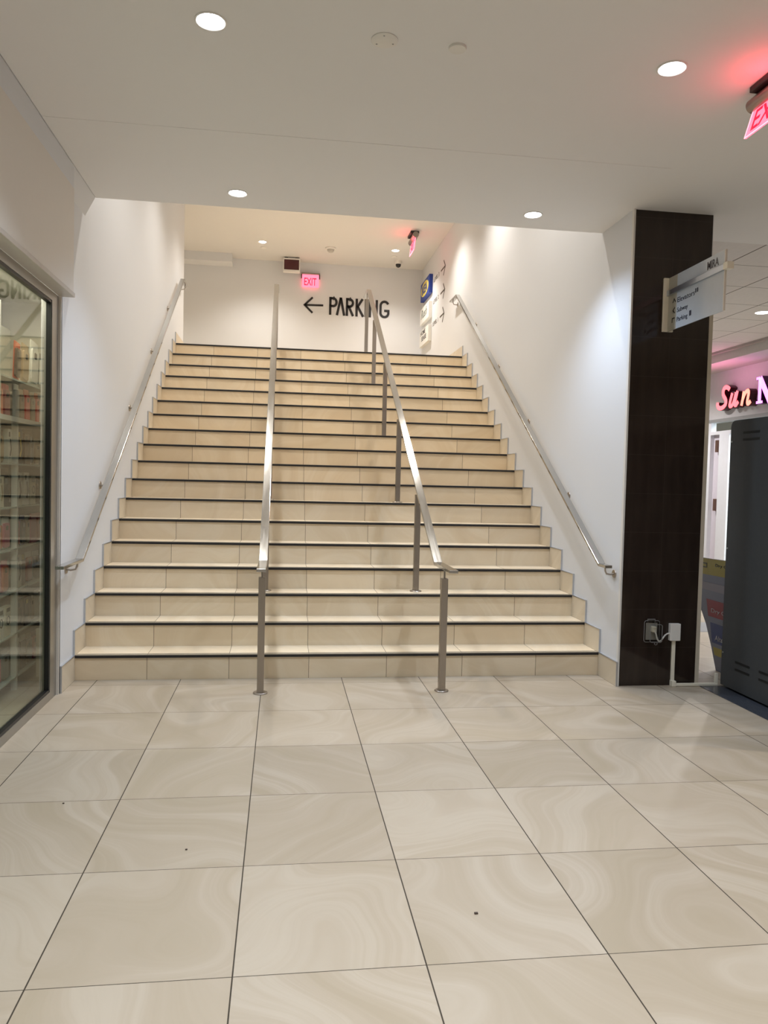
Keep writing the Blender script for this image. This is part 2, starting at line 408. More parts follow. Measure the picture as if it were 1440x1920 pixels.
d_ = MB(); d_.box(6.04, 6.12, 5.53, 5.62, 0, 2.385); d_.box(6.04, 6.12, 5.05, 5.30, 0, 2.2)
d_.box(6.04, 6.12, 3.0, 5.53, 2.20, 2.25)
dr = struct('door_1', d_, mat('door_white', (.78, .80, .86), .4))
for z in (2.03, 1.15): obj('hinge', MB().box(6.05, 6.10, 5.36, 5.42, z-.09, z+.09, .004), mat('bronze', (.22, .13, .10), .4, .6), dr)
obj('curtain', MB().box(6.10, 6.14, 5.30, 5.53, 0, 2.2), mat('lilac', (.66, .62, .70), .6), dr)
obj('pane', MB().box(6.08, 6.09, 1.0, 5.62, 2.25, 2.385), GLASS, dr)
obj('pane', MB().box(6.08, 6.09, 1.0, 5.05, 0, 2.2), GLASS, dr)
struct('wall_shop_interior', MB().box(7.6, 7.7, 0, 6.2, 0, 2.5), mat('shop_interior', (.80, .80, .86), .6))
lamp('shop_light', 'AREA', (6.9, 4.2, 2.40), 140, (.84, .88, 1.0), shape='RECTANGLE', size=1.0, size_y=3.0)

# ================================================================ SHOP WINDOW (left)
GX = -1.80
wn_ = MB()
wn_.box(-1.83, -1.775, -.47, -.335, 0, 2.478)              # jamb
wn_.box(-1.83, -1.775, -9, -.47, 2.425, 2.478)             # head
wn_.box(-1.83, -1.775, -9, -.47, 0, .052)                  # sill
fr_ = struct('window_2', wn_, ALU)
g_ = MB(); g_.box(-1.806, -1.778, -.485, -.468, .055, 2.425); g_.box(-1.806, -1.778, -9, -.485, 2.408, 2.425); g_.box(-1.806, -1.778, -9, -.485, .052, .068)
obj('gasket', g_, BLACK, fr_)
obj('pane', MB().box(-1.803, -1.797, -9, -.48, .06, 2.415), GLASS, fr_)
struct('trim_6', MB().box(-1.79, -1.76, -.345, -.318, 0, 2.478), mat('jamb_edge', (.62, .58, .52), .5))
struct('wall_shop_end', MB().box(-4.5, XL-.12, .50, .60, 0, 2.8), SHOPW)
struct('ceiling', MB().box(-4.5, XL-.07, -9, .6, 2.60, 2.7), SHOPW)
lamp('shop_window_light', 'AREA', (-1.95, -1.1, 2.55), 12, (1, .93, .80), shape='RECTANGLE', size=.25, size_y=2.6)

# shelving unit: uprights, end panel, shelves
SZ = (1.73, 1.445, 1.175, .91, .645, .37, .09)
SXF, SXB = -2.05, -2.33
un = thing('display_shelving', 'white shelving unit with glass shelves behind the shop window', 'shelves', (-2.19, -.2, 0))
um = MB().box(SXB-.02, SXB, -2.4, .48, 0, 2.4); obj('back_panel', um, SHOPW, un)
for y, z1 in ((-.215, 1.715), (-.525, 2.4), (-1.2, 2.4)): obj('upright', MB().box(SXF-.035, SXF, y-.012, y+.012, 0, z1), SHELF, un)
for z in SZ:
    th = .03 if z > 1.7 else .010
    obj('shelf', MB().box(SXB, SXF+(.03 if z > 1.7 else 0), -2.4, .48, z-th, z), SHELF if z > 1.7 else mat('shelf_glass', (.50, .56, .50), .15), un)
obj('base_panel', MB().box(-2.03, -1.90, .10, .13, .0, .33), mat('base_cream', (.68, .64, .52), .5), un)

# phone packs on the shelves
PKC = dict(white=(.75, .73, .66), cream=(.68, .62, .48), black=(.03, .028, .025), brown=(.16, .11, .07), red=(.50, .04, .035),
           pink=(.62, .14, .20), orange=(.62, .16, .08), tan=(.42, .30, .17), grey=(.26, .26, .24), blue=(.04, .10, .40), teal=(.10, .33, .33), maroon=(.22, .03, .04),
           yellow=(.65, .50, .07))
def pm(c): return mat('pack_'+c, PKC[c], .35)
def pack(y, z, wd, ht, kind, c1, c2, label, lean=0, name=None):
    nm = {'box': 'phone_accessory_box', 'case': 'phone_case_pack', 'bag': 'hanging_accessory_bag', 'cable': 'cable_box'}[kind]
    x0 = SXF-.045
    t = thing(nm, label, {'box': 'box', 'case': 'phone case', 'bag': 'bag', 'cable': 'box'}[kind], (x0, y, z), None)
    t.rotation_euler = (lean, 0, 0)
    a, b, n = V((0, -1, 0)), V((0, 0, 1)), V((1, 0, 0))     # seen from the glass side: left is -y ... a runs towards the viewer
    def rr(w2, h0, h1, rad, x, dep, nseg=4):
        P = []
        for cx, cz, a0 in ((w2-rad, h1-rad, 0), (-w2+rad, h1-rad, 90), (-w2+rad, h0+rad, 180), (w2-rad, h0+rad, 270)):
            P += arc(cx, cz, rad, rad, a0, a0+90, nseg)
        return MB().prism(P, (x, y, z), (0, 1, 0), (0, 0, 1), (1, 0, 0), dep)
    w2 = wd/2
    if kind == 'box':
        obj('carton', MB().box(x0, x0+.03, y-w2, y+w2, z+.001, z+ht, .002), pm(c1), t)
        obj('device_print', stroke(MB(), [(0, ht*.22), (w2*.5, ht*.42), (w2*.1, ht*.72)], wd*.2, (x0+.0305, y, z), (0, 1, 0), b, .0012), pm(c2), t, label='printed picture on the box front')
        obj('label_print', MB().box(x0+.030, x0+.0315, y-w2*.7, y-w2*.1, z+ht*.78, z+ht*.92), pm('black' if c1 != 'black' else 'yellow'), t)
    elif kind == 'cable':
        obj('carton', MB().box(x0, x0+.03, y-w2, y+w2, z+.001, z+ht, .002), pm(c1), t)
        ring = [(wd*.26*math.cos(q*math.pi/8), ht*.52+wd*.26*math.sin(q*math.pi/8)) for q in range(17)]
        obj('ring_print', stroke(MB(), ring, wd*.08, (x0+.0305, y, z), (0, 1, 0), b, .0012), pm(c2), t, label='printed ring on the box front')
        obj('label_print', MB().box(x0+.030, x0+.0315, y-w2*.6, y+w2*.6, z+ht*.80, z+ht*.93), pm(c2), t)
    elif kind == 'case':
        obj('backing_card', rr(w2, .001, ht, .008, x0, .004), pm(c1), t)
        obj('phone_case', rr(w2*.82, ht*.06, ht*.82, w2*.3, x0+.004, .012), pm(c2), t, smooth=True)
        obj('camera_cutout', rr(w2*.30, ht*.60, ht*.74, w2*.12, x0+.016, .002), pm('black' if c2 != 'black' else 'grey'), t)
    else:
        obj('pouch', rr(w2, .001, ht*.84, .012, x0, .018), pm(c2), t, smooth=True)
        obj('header_card', MB().box(x0+.004, x0+.014, y-w2*.8, y+w2*.8, z+ht*.82, z+ht), pm(c1), t)
    return t
# (pixel-free) layout: per shelf, right bay y from -.18 to .45, left bay y from -.50 to -.24
rowsR = {
 1.73: [('bag', 'white', 'grey', .08, .22), ('case', 'tan', 'brown', .10, .20), ('case', 'orange', 'red', .10, .21), ('case', 'tan', 'brown', .10, .20), ('case', 'orange', 'red', .07, .21), ('box', 'white', 'grey', .08, .20)],
 1.445: [('box', 'black', 'yellow', .11, .22), ('box', 'brown', 'black', .12, .20), ('case', 'white', 'grey', .08, .19), ('case', 'cream', 'tan', .12, .18)],
 1.175: [('box', 'white', 'black', .10, .215), ('box', 'white', 'brown', .10, .215), ('cable', 'cream', 'grey', .10, .19), ('case', 'grey', 'brown', .09, .17)],
 .91: [('case', 'white', 'red', .12, .20), ('case', 'blue', 'black', .09, .20), ('case', 'white', 'tan', .06, .19), ('bag', 'pink', 'pink', .12, .20), ('case', 'pink', 'red', .12, .20)],
 .645: [('box', 'white', 'black', .10, .215), ('bag', 'yellow', 'brown', .08, .20), ('case', 'white', 'red', .13, .21), ('case', 'white', 'black', .14, .20)],
 .37: [('box', 'brown', 'black', .14, .19), ('box', 'black', 'brown', .13, .19), ('case', 'cream', 'tan', .09, .19), ('cable', 'white', 'red', .10, .20)],
 .09: [('bag', 'white', 'grey', .11, .22), ('bag', 'white', 'brown', .11, .22), ('case', 'cream', 'brown', .13, .21), ('case', 'maroon', 'red', .10, .20), ('box', 'white', 'blue', .10, .20)],
}
rowsL = {
 1.73: [('case', 'orange', 'orange', .12, .20), ('case', 'red', 'maroon', .11, .2)],
 1.445: [('case', 'brown', 'tan', .14, .2), ('box', 'white', 'black', .07, .21)],
 1.175: [('box', 'cream', 'tan', .09, .19), ('case', 'black', 'black', .13, .235)],
 .91: [('case', 'teal', 'orange', .12, .19), ('case', 'white', 'pink', .12, .2)],
 .645: [('case', 'black', 'pink', .10, .21), ('case', 'pink', 'orange', .11, .2)],
 .37: [('cable', 'white', 'black', .10, .19), ('cable', 'cream', 'black', .10, .19)],
 .09: [('case', 'pink', 'pink', .1, .19), ('case', 'grey', 'grey', .13, .2)],
}
SHN = {1.73: 'thick top shelf', 1.445: 'second shelf', 1.175: 'third shelf', .91: 'fourth shelf', .645: 'fifth shelf', .37: 'sixth shelf', .09: 'lowest shelf'}
KN = {'box': 'boxed phone accessory', 'case': 'carded phone case', 'bag': 'headed pouch', 'cable': 'ring printed box'}
ORD = ['nearest the upright', 'second from upright', 'third from upright', 'fourth from upright', 'fifth from upright', 'farthest from upright']
for rows, ys, ye, bay in ((rowsR, -.185, .46, 'right bay'), (rowsL, -.50, -.235, 'left bay')):
    for z, items in rows.items():
        tot = sum(i[3] for i in items); gap = max(.003, (ye-ys-tot)/max(1, len(items)))
        sc_ = min(1, (ye-ys)/(tot+.004*len(items))); y = ys
        for j, (kd, c1, c2, wd, ht) in enumerate(items):
            wd *= sc_; lab = '%s and %s %s, %s, %s, %s' % (c1, c2, KN[kd], ORD[j] if bay[0] == 'r' else ('further left', 'beside the upright')[j], SHN[z], bay)
            if c1 == c2: lab = lab.replace('%s and %s' % (c1, c2), c1)
            pack(y+wd/2, z, wd-.004, ht, kd, c1, c2, lab)
            y += wd + (gap*.6 if sc_ == 1 else .003)
# upper display (above the thick shelf)
for j, (y, c1, c2, wd, ht, lab) in enumerate([(-.13, 'orange', 'brown', .11, .24, 'orange hanging case pack, leftmost of the row above the top shelf'),
        (.02, 'tan', 'tan', .13, .25, 'tan hanging case pack left of the tall white box above the top shelf'),
        (.20, 'white', 'white', .16, .30, 'tall white rounded phone pack above the top shelf'),
        (.36, 'grey', 'white', .08, .24, 'narrow grey and white pack right of the tall white pack')]):
    t = pack(y, 1.985, wd, ht, 'case', c1, c2, lab, lean=-.10)
obj('shelf', MB().box(SXB, SXF-.01, -.52, .48, 1.965, 1.975), mat('shelf_glass'), un)

# ================================================================ HANDRAILS
SL = .626
def railpts(x, yb, ye_top):
    return [(x, yb, .83), (x, -.15, .83), (x, 4.72, .83+SL*4.87), (x, ye_top, .83+SL*4.87)]
def rail(mb, pts, wd=.058, th=.020):
    for i in range(3):
        a, b = V(pts[i]), V(pts[i+1]); d = (b-a).normalized()
        mb.bar(a-(d*.004 if i else V()), b+(d*.004 if i < 2 else V()), wd, th, (1, 0, 0), .0022)
    return mb
def railz(y): return .83 if y < -.15 else min(.83+SL*(y+.15), .83+SL*4.87)
POSTS = [(-.37, 0)]+[(T_*(4*i+2)+.155, R_*(4*i+3)) for i in range(4)]+[(4.92, LZ)]
def centre_rail(x, label):
    t = thing('centre_handrail', label, 'handrail', (x, -.37, 0), 'stair handrails standing on posts')
    obj('rail', rail(MB(), railpts(x, -.64, 5.12)), STEEL, t)
    for y, z in POSTS:
        zt = railz(y)-.075
        p_ = obj('post', MB().box(x-.022, x+.022, y-.022, y+.022, z+.006, zt, .002), STEEL_D, t)
        obj('pin', MB().cyl((x, y, zt-.001), (x, y, railz(y)-.008), .0065, n=10), STEEL_D, p_)
        obj('base_flange', MB().lathe((x, y, z), [(0, 0), (.047, 0), (.047, .005), (.043, .009), (0, .010)], 26), STEEL_D, p_, True)
    return t
centre_rail(-.507, 'brushed steel handrail on posts, left of the two centre rails')
centre_rail(.688, 'brushed steel handrail on posts, right of the two centre rails')
def wall_rail(x, wx, yb, brackets, label):
    s = 1 if wx > x else -1
    t = thing('wall_handrail', label, 'handrail', (wx, -.15, .8))
    obj('rail', rail(MB(), railpts(x, yb, 5.10), .052), STEEL, t)
    for y in brackets:
        zr = railz(y); m = MB(); b_ = obj('bracket', m.tube([(wx-s*.004, y, zr-.055), (wx-s*.03, y, zr-.060), (x+s*.012, y, zr-.055), (x+s*.002, y, zr-.035), (x, y, zr-.008)], .0065, 8), STEEL_D, t, True)
        obj('rosette', MB().cyl((wx, y, zr-.055), (wx-s*.008, y, zr-.055), .030, .028, 20), STEEL_D, b_, True)
    return t
wall_rail(-1.688, XL, -.60, (-.20, .70, 1.79, 2.88, 3.95, 5.0), 'flat brushed steel handrail fixed to the left stair wall')
wall_rail(1.876, XR, -.27, (-.21, .70, 1.79, 2.88, 3.95, 5.0), 'flat brushed steel handrail fixed to the right stair wall')

# ================================================================ CEILING LIGHTS
LENS = mat('lamp_lens', (1, 1, 1), .3, emit=(.93, .95, 1), es=14)
LENSW = mat('lamp_lens_warm', (1, 1, 1), .3, emit=(1, .96, .88), es=14)
def downlight(x, y, z, p, col, label, lens, warm=False, group=None, rad=.058):
    t = thing('ceiling_downlight', label, 'ceiling light', (x, y, z), group)
    obj('trim_ring', MB().lathe((x, y, z), [(rad*1.16, .0), (rad*1.16, -.003), (rad*1.05, -.005), (rad*.97, -.002), (rad*.94, .012)], 32), WPLAS, t, True)
    obj('lens', MB().lathe((x, y, z), [(rad*.94, -.0005), (rad*.6, -.0045), (0, -.006)], 28), lens, t, True)
    lamp('lamp', 'SPOT', (x, y, z-.03), p, col, t, spot_size=math.radians(150 if rad > .07 else 128), spot_blend=.95, shadow_soft_size=.035)
    return t
names = {(0, 0): 'lit round ceiling light on the left, above the foot of the stairs', (1, 0): 'lit round ceiling light on the right, above the foot of the stairs',
         (0, 1): 'large lit round ceiling light at top left', (1, 1): 'large lit round ceiling light at top right near the exit sign'}
for i, x in enumerate((-.72, 1.315)):
    for j, y in enumerate((-.07, -1.99, -3.91, -5.83)):
        if j < 2: downlight(x, y, CH-(.0015 if j == 0 else 0), P_HALL*((.72, .84)[i] if j == 0 else 1), (.66, .80, 1.0) if j == 0 else COOL, names[(i, j)], LENS)
        else: downlight(x, y, CH, P_BACK*(.55 if j == 2 else 1.45), (.90, .95, 1), 'round hall ceiling light behind the viewer', LENS, group='hall ceiling lights behind the viewer')
for i, x in enumerate((-.76, 1.32)):
    for y, lb in ((6.8, 'small lit round ceiling light at the far end of the landing ceiling, on the %s'), (4.88, 'round light in the stairwell ceiling over the top steps, on the %s'), (2.96, 'round light in the stairwell ceiling over the middle steps, on the %s'), (1.04, 'round light in the stairwell ceiling over the lower steps, on the %s')):
        downlight(x, y, UH, P_UP, WARM, lb % ('left', 'right')[i], LENSW)
downlight(-3.3, 6.6, UH, P_UP, WARM, 'round light over the landing beyond the left wall', LENSW)
downlight(4.65, 2.29, CH, 190, (1, .96, .92), 'lit round light in the tiled corridor ceiling', LENS, rad=.075)
downlight(4.65, 5.6, CH, 200, (1, .96, .92), 'unseen round fill light added behind the dark column', LENS, rad=.075)  # extra lamp hidden by the column, added to brighten the corridor fascia and ceiling
downlight(4.65, -2.5, CH, 170, (1, .93, .84), 'round corridor light out of view on the right', LENS, rad=.075)

# detectors and caps
def disc(name, x, y, z, rad, th, label, cat, extra=False):
    t = thing(name, label, cat, (x, y, z))
    obj('body', MB().lathe((x, y, z), [(rad, 0), (rad, -th*.6), (rad*.93, -th), (0, -th)], 32), WPLAS, t, True)
    if extra:
        m = MB()
        for a in (0, 120, 240): m.cyl((x+rad*.7*math.cos(math.radians(a+20)), y+rad*.7*math.sin(math.radians(a+20)), z-th), (x+rad*.7*math.cos(math.radians(a+20)), y+rad*.7*math.sin(math.radians(a+20)), z-th-.001), .004, n=8)
        obj('screw', m, mat('grey_plastic', (.3, .3, .3), .5), t)
    return t
disc('ceiling_cover_plate', .009, -1.982, CH, .058, .006, 'large round white cover plate on the hall ceiling', 'cover plate', True)
disc('sprinkler_cap', .329, -1.981, CH, .039, .010, 'small round white sprinkler cap on the hall ceiling', 'sprinkler cap')
disc('sprinkler_cap', -.753, 7.08, UH, .045, .012, 'small round cap behind the left landing ceiling light', 'sprinkler cap')
disc('sprinkler_cap', 1.346, 7.12, UH, .045, .008, 'small round cap between the right landing light and the camera', 'sprinkler cap')
t = thing('smoke_detector', 'white smoke detector on the landing ceiling between the two lights', 'smoke detector', (.299, 6.88, UH))
obj('base', MB().lathe((.299, 6.88, UH), [(.085, 0), (.085, -.02), (.06, -.03)], 28), WPLAS, t, True)
obj('sensor_head', MB().lathe((.299, 6.88, UH), [(.055, -.028), (.05, -.055), (.03, -.07), (0, -.07)], 24), mat('detector_grey', (.5, .48, .44), .5), t, True)
t = thing('security_camera', 'dome security camera with dark lens on the landing ceiling', 'camera', (1.455, 7.375, UH))
obj('housing', MB().lathe((1.455, 7.375, UH), [(.062, 0), (.062, -.03), (.052, -.05), (.045, -.05)], 28), WPLAS, t, True)
obj('dome', MB().lathe((1.455, 7.375, UH-.05), [(.045, 0)]+[(.045*math.cos(a), -.045*math.sin(a)-.01) for a in (0, .4, .8, 1.2)]+[(0, -.056)], 24), mat('dome_dark', (.01, .01, .01), .1), t, True)

# ================================================================ SIGNS
# PARKING lettering, drawn stroke by stroke
W = .040
def lettering():
    H = .30; m = MB(); o = (.345, BY-.002, 4.192); a, b = (1, 0, -.012), (0, 0, 1)
    # letters are laid on the back wall facing the stairs: a x b points to -y
    def S(pts, x, wds=None): stroke(m, [(x+p, q) for p, q in pts], W, o, a, b, .006, wds)
    x = .02; S([(0, 0), (0, H)], x); S([(0, H-.02), (.05, H-.02)]+arc(.05, H-.085, .055, .065, 90, -90, 10)+[(0, H-.15)], x)
    x = .115+.02; S([(0, 0), (.062, H)], x); S([(.062, H), (.124, 0)], x)
    x = .305; S([(0, 0), (0, H)], x); S([(0, H-.02), (.045, H-.02)]+arc(.045, H-.08, .055, .06, 90, -90, 10)+[(0, H-.14)], x); S([(.03, H-.14), (.105, 0)], x)
    x = .470; S([(0, 0), (0, H)], x); S([(.1, H), (.012, H*.52)], x); S([(.02, H*.55), (.115, 0)], x)
    x = .628; S([(0, 0), (0, H)], x)
    x = .70; S([(0, 0), (0, H)], x); S([(0, H), (.115, 0)], x); S([(.115, 0), (.115, H)], x)
    x = .955; S(arc(-.005, H*.5+.06, .068, H*.5-.08, 25, 180, 12)+arc(-.005, H*.5-.06, .068, H*.5-.08, 180, 350, 14)+[(.062, H*.42), (-.01, H*.42)], x)
    return m
solo('parking_lettering', lettering(), LETTER, 'black PARKING lettering on the back wall of the landing', 'sign')
am = MB(); o_ = (-.085, BY-.002, 4.335); a_, b_ = (1, 0, .02), (0, 0, 1)
stroke(am, [(.02, 0), (.33, 0)], .032, o_, a_, b_, .006); stroke(am, [(.15, .13), (.015, 0), (.15, -.13)], .032, o_, a_, b_, .006)
solo('direction_arrow', am, LETTER, 'black left-pointing arrow before the PARKING lettering', 'arrow')

RED = mat('exit_red', (.8, .1, .15), .4, emit=(1, .15, .23), es=1.6)
RED2 = mat('exit_letter', (.5, .01, .04), .4, emit=(.75, .01, .05), es=.9)
REDP = mat('exit_pink', (.9, .3, .35), .4, emit=(1, .35, .42), es=1.6)
# lit EXIT sign on the back wall
t = thing('exit_sign', 'small lit red exit sign on the back wall above PARKING', 'exit sign', (.02, BY, 4.85))
obj('housing', MB().box(-.14, .18, BY-.07, BY-.0005, 4.835, 4.860, .003), mat('exit_metal', (.30, .27, .24), .35, .8), t)
em = MB().box(-.14, -.125, BY-.06, BY-.02, 4.77, 4.84); em.box(.165, .18, BY-.06, BY-.02, 4.77, 4.84); obj('end_bracket', em, BLACK, t)
obj('panel', MB().box(-.12, .16, BY-.045, BY-.037, 4.625, 4.835, .002), RED, t)
obj('lettering', text_bm('EXIT', (-.085, BY-.0455, 4.655), (1, 0, 0), (0, 0, 1), .205, .125, .001, .01), RED2, t, label='dark red EXIT letters')
# dark red box sign hanging from the ceiling
t = thing('ceiling_sign_box', 'white framed sign with a dark red unlit face under the landing ceiling', 'sign', (-.30, 7.55, UH))
fb = MB(); fb.box(-.44, -.165, 7.50, 7.60, 4.80, 4.83); fb.box(-.44, -.165, 7.50, 7.60, 5.0, 5.02); fb.box(-.44, -.425, 7.50, 7.60, 4.83, 5.0); fb.box(-.18, -.165, 7.50, 7.60, 4.83, 5.0)
obj('frame', fb, WPLAS, t); obj('face', MB().box(-.425, -.18, 7.52, 7.59, 4.83, 5.0), mat('dark_red', (.07, .008, .012), .3), t)
fm2 = MB(); fm2.box(-.42, -.36, 7.53, 7.57, 5.02, UH-.0005); fm2.box(-.24, -.18, 7.53, 7.57, 5.02, UH-.0005); obj('hanger', fm2, BLACK, t)
# exit sign seen edge-on at the landing
def blade_exit(name, x, y, z, s, lean, label, text=True):
    t = thing(name, label, 'exit sign', (x, y, z))
    obj('canopy', MB().box(x-.05*s, x+.05*s, y-.12*s, y+.10*s, z-.028*s, z-.0005, .004), BLACK, t)
    m = MB().cyl((x+.0*s, y-.19*s, z-.062*s), (x, y+.15*s, z-.062*s), .034*s, n=24); obj('housing', m, mat('exit_metal'), t, True)
    a = V((0, -1, 0)); b = V((lean, 0, 1)).normalized(); nrm = a.cross(b)
    o = V((x, y+.13*s, z-.085*s))-b*.145*s-nrm*.004*s
    p_ = obj('panel', MB().prism([(0, 0), (.31*s, 0), (.31*s, .145*s), (0, .145*s)], o, a, b, nrm, .008*s), RED, t)
    fr = MB()
    for P in (((0, 0), (.31*s, 0)), ((0, 0), (0, .14*s)), ((.31*s, 0), (.31*s, .14*s))): stroke(fr, P, .007*s, o+nrm*.0085*s, a, b, .001)
    obj('rim', fr, REDP, p_)
    if text: obj('lettering', text_bm('EXIT', o+nrm*.0085*s+a*.035*s+b*.02*s, a, b, .24*s, .105*s, .001, .01), RED2, p_, label='dark red EXIT letters')
    return t
blade_exit('exit_sign', 1.80, -2.0, CH, 1.0, .30, 'red lit exit sign hanging from the hall ceiling at top right')
blade_exit('exit_sign', 1.46, 5.95, UH, 1.25, .10, 'red lit exit sign seen edge on under the landing ceiling')
lamp('exit_glow', 'POINT', (1.72, -2.08, 3.17), 1.1, (1, .05, .09), shadow_soft_size=.07)
lamp('exit_glow', 'POINT', (1.40, 5.90, 4.90), 1.0, (1, .06, .09), shadow_soft_size=.06)

# box signs on the right wall of the landing
a_, b_ = V((0, -1, 0)), V((0, 0, 1))
def box_sign(z0, z1, face, label, build):
    t = thing('box_sign', label, 'sign', (XR, 7.22, z0))
    obj('box', MB().box(XR-.06, XR-.0005, 6.86, 7.62, z0, z1, .006), face, t)
    build(t); return t
def logo_a(t):
    el = [(.38+.33*math.cos(q*math.pi/16), .148+.118*math.sin(q*math.pi/16)) for q in range(32)]
    obj('oval', MB().prism(el, (XR-.0605, 7.62, 4.435), a_, b_, (-1, 0, 0), .003), mat('sign_yellow', (.85, .70, .16), .5), t)
    obj('lettering', text_bm('IKEA', (XR-.064, 7.47, 4.51), a_, b_, .46, .145, .001, .035), mat('sign_blue', (.01, .04, .28), .5), t)
box_sign(4.435, 4.73, mat('sign_blue', (.01, .04, .28), .5), 'blue box sign with a yellow oval, topmost of the three on the right landing wall', logo_a)
def logo_b(t): obj('lettering', text_bm('Rush', (XR-.061, 7.50, 4.12), a_, b_, .5, .14, .001, 0, .3), mat('sign_ink', (.10, .12, .10), .5), t)
box_sign(4.04, 4.305, mat('sign_white', (.82, .81, .77), .5), 'white box sign with script lettering, middle of the three on the right landing wall', logo_b)
def logo_c(t):
    obj('lettering', merge(text_bm('HOME', (XR-.061, 7.52, 3.84), a_, b_, .42, .075, .001, .02), text_bm('SENSE', (XR-.061, 7.44, 3.74), a_, b_, .42, .075, .001, .02)), mat('sign_ink2', (.07, .06, .06), .5), t)
box_sign(3.665, 3.93, mat('sign_white'), 'white box sign with two lines of small letters, lowest on the right landing wall', logo_c)
ZA = (4.60, 4.255, 3.905)
for i, z in enumerate(ZA):
    lv = ('3', '2', '1')[i]; nm = ('topmost', 'middle', 'lowest')[i]
    m = MB(); stroke(m, [(0, 0), (.30, 0)], .022, (XR-.0005, 6.22, z), a_, b_, .003); stroke(m, [(.19, .11), (.31, 0), (.19, -.11)], .022, (XR-.0005, 6.22, z), a_, b_, .003)
    solo('direction_arrow', m, mat('arrow_brown', (.05, .035, .025), .5), '%s dark arrow on the right landing wall beside the box signs' % nm, 'arrow')
    solo('level_lettering', text_bm('LEVEL '+lv, (XR-.0005, 6.78, z-.035), a_, b_, .42, .065, .002, .004), mat('text_brown', (.13, .11, .09), .5), '%s line of small level lettering before an arrow on the right wall' % nm, 'sign')

# projecting wayfinding sign on the column
t = thing('blade_sign', 'projecting glass directory sign for Elevators, Subway and Parking on the dark column', 'sign', (2.217, -.304, 2.46))
obj('bracket', MB().box(2.178, 2.256, -.322, -.3045, 2.462, 2.828, .004), CREAM, t)
FROST = mat('frosted_glass', (.56, .62, .70), .12, spec=.6, coat=.4)
obj('clear_strip', MB().box(2.213, 2.221, -.435, -.322, 2.462, 2.826), mat('greige_glass', (.46, .44, .37), .2), t)
pn = obj('panel', MB().box(2.213, 2.221, -.99, -.435, 2.462, 2.826), FROST, t)
obj('edge', MB().box(2.211, 2.223, -.998, -.990, 2.462, 2.826), mat('pale_edge', (.75, .70, .62), .4), t)
obj('support_bar', MB().box(2.198, 2.212, -1.035, -.322, 2.702, 2.738, .002), brushed('bar_steel', (.62, .68, .78), .3), t)
obj('bar_end', MB().box(2.196, 2.24, -1.045, -.999, 2.700, 2.742, .003), CREAM, t)
X_ = 2.2125; ink = mat('sign_ink3', (.015, .02, .045), .5)
def tx(s, y, z, wd, h, **k): return text_bm(s, (X_, y, z), a_, b_, wd, h, .001, **k)
for wrd, zz, wd_, hh in (('Elevators', 2.633, .215, .034), ('Subway', 2.558, .135, .040), ('Parking', 2.496, .135, .040)): obj('lettering', tx(wrd, -.447, zz, wd_, hh), ink, t)
pg = MB()
for yy in (0, .022): pg.box(X_-.001, X_, -.680-yy, -.668-yy, 2.645, 2.672)
obj('pictogram', pg, ink, t)
obj('pictogram', MB().box(X_-.001, X_, -.628, -.604, 2.512, 2.545, 0), ink, t)
ar = MB(); bl = mat('letter_black')
stroke(ar, [(0, 0), (.018, .022), (.036, 0)], .007, (X_, -.385, 2.645), a_, b_, .001)
stroke(ar, [(.030, .018), (.006, 0), (.030, -.018)], .007, (X_, -.385, 2.590), a_, b_, .001)
stroke(ar, [(.0, -.028), (0, 0), (.032, 0)], .007, (X_, -.385, 2.538), a_, b_, .001)
obj('arrows', ar, bl, t)
obj('building_name', tx('MIRA', -.80, 2.752, .125, .050, bold=.02), mat('name_grey', (.13, .12, .13), .5), t)

# illuminated shop sign letters
def shop_letter(name, strokes, y, z, wds, mface, mside, label, s=1.0):
    t = thing(name, label, 'sign letter', (6.09, y, z), 'illuminated letters of the shop sign')
    m = MB(); mf = MB()
    for pts, w_ in strokes:
        pts = [(p*s, q*s) for p, q in pts]
        stroke(m, pts, w_*s*1.12, (6.085, y, z), a_, b_, .11); stroke(mf, pts, w_*s, (5.975, y, z), a_, b_, .003)
    obj('return', m, mside, t, label='dark side of the letter'); obj('face', mf, mface, t, label='glowing letter face'); return t
NEON = mat('neon_red', (.9, .1, .12), .4, emit=(1, .13, .15), es=2.0); DKR = mat('letter_side', (.06, .004, .01), .35)
Ss = bez((.36, .235), (.30, .30), (.20, .295), (.20, .21), 8)+bez((.20, .21), (.20, .13), (.32, .11), (.27, .03), 8)[1:]+bez((.27, .03), (.2, -.04), (.04, -.03), (.07, .075), 8)[1:]
shop_letter('sign_letter', [(Ss, .062)], 5.34, 2.590, None, NEON, DKR, 'glowing red script letter S of the shop sign')
uu = bez((.08, .17), (.05, .08), (.0, .0), (.06, .005), 8)+bez((.06, .005), (.10, .01), (.13, .06), (.16, .17), 6)[1:]
uu2 = bez((.19, .185), (.16, .08), (.11, .0), (.17, .01), 8)+[(.215, .05)]
shop_letter('sign_letter', [(uu, .048), (uu2, .048)], 5.00, 2.575, None, NEON, DKR, 'glowing red script letter u of the shop sign', 1.13)
n1 = [(.02, .0), (.045, .09), (.06, .175)]; n2 = bez((.045, .08), (.09, .19), (.19, .21), (.15, .10), 8)+bez((.15, .10), (.12, .0), (.15, -.01), (.205, .04), 6)[1:]
shop_letter('sign_letter', [(n1, .048), (n2, .048)], 4.70, 2.565, None, mat('neon_orange', (.9, .2, .12), .4, emit=(1, .22, .16), es=2.0), DKR, 'glowing red-orange script letter n of the shop sign', 1.13)
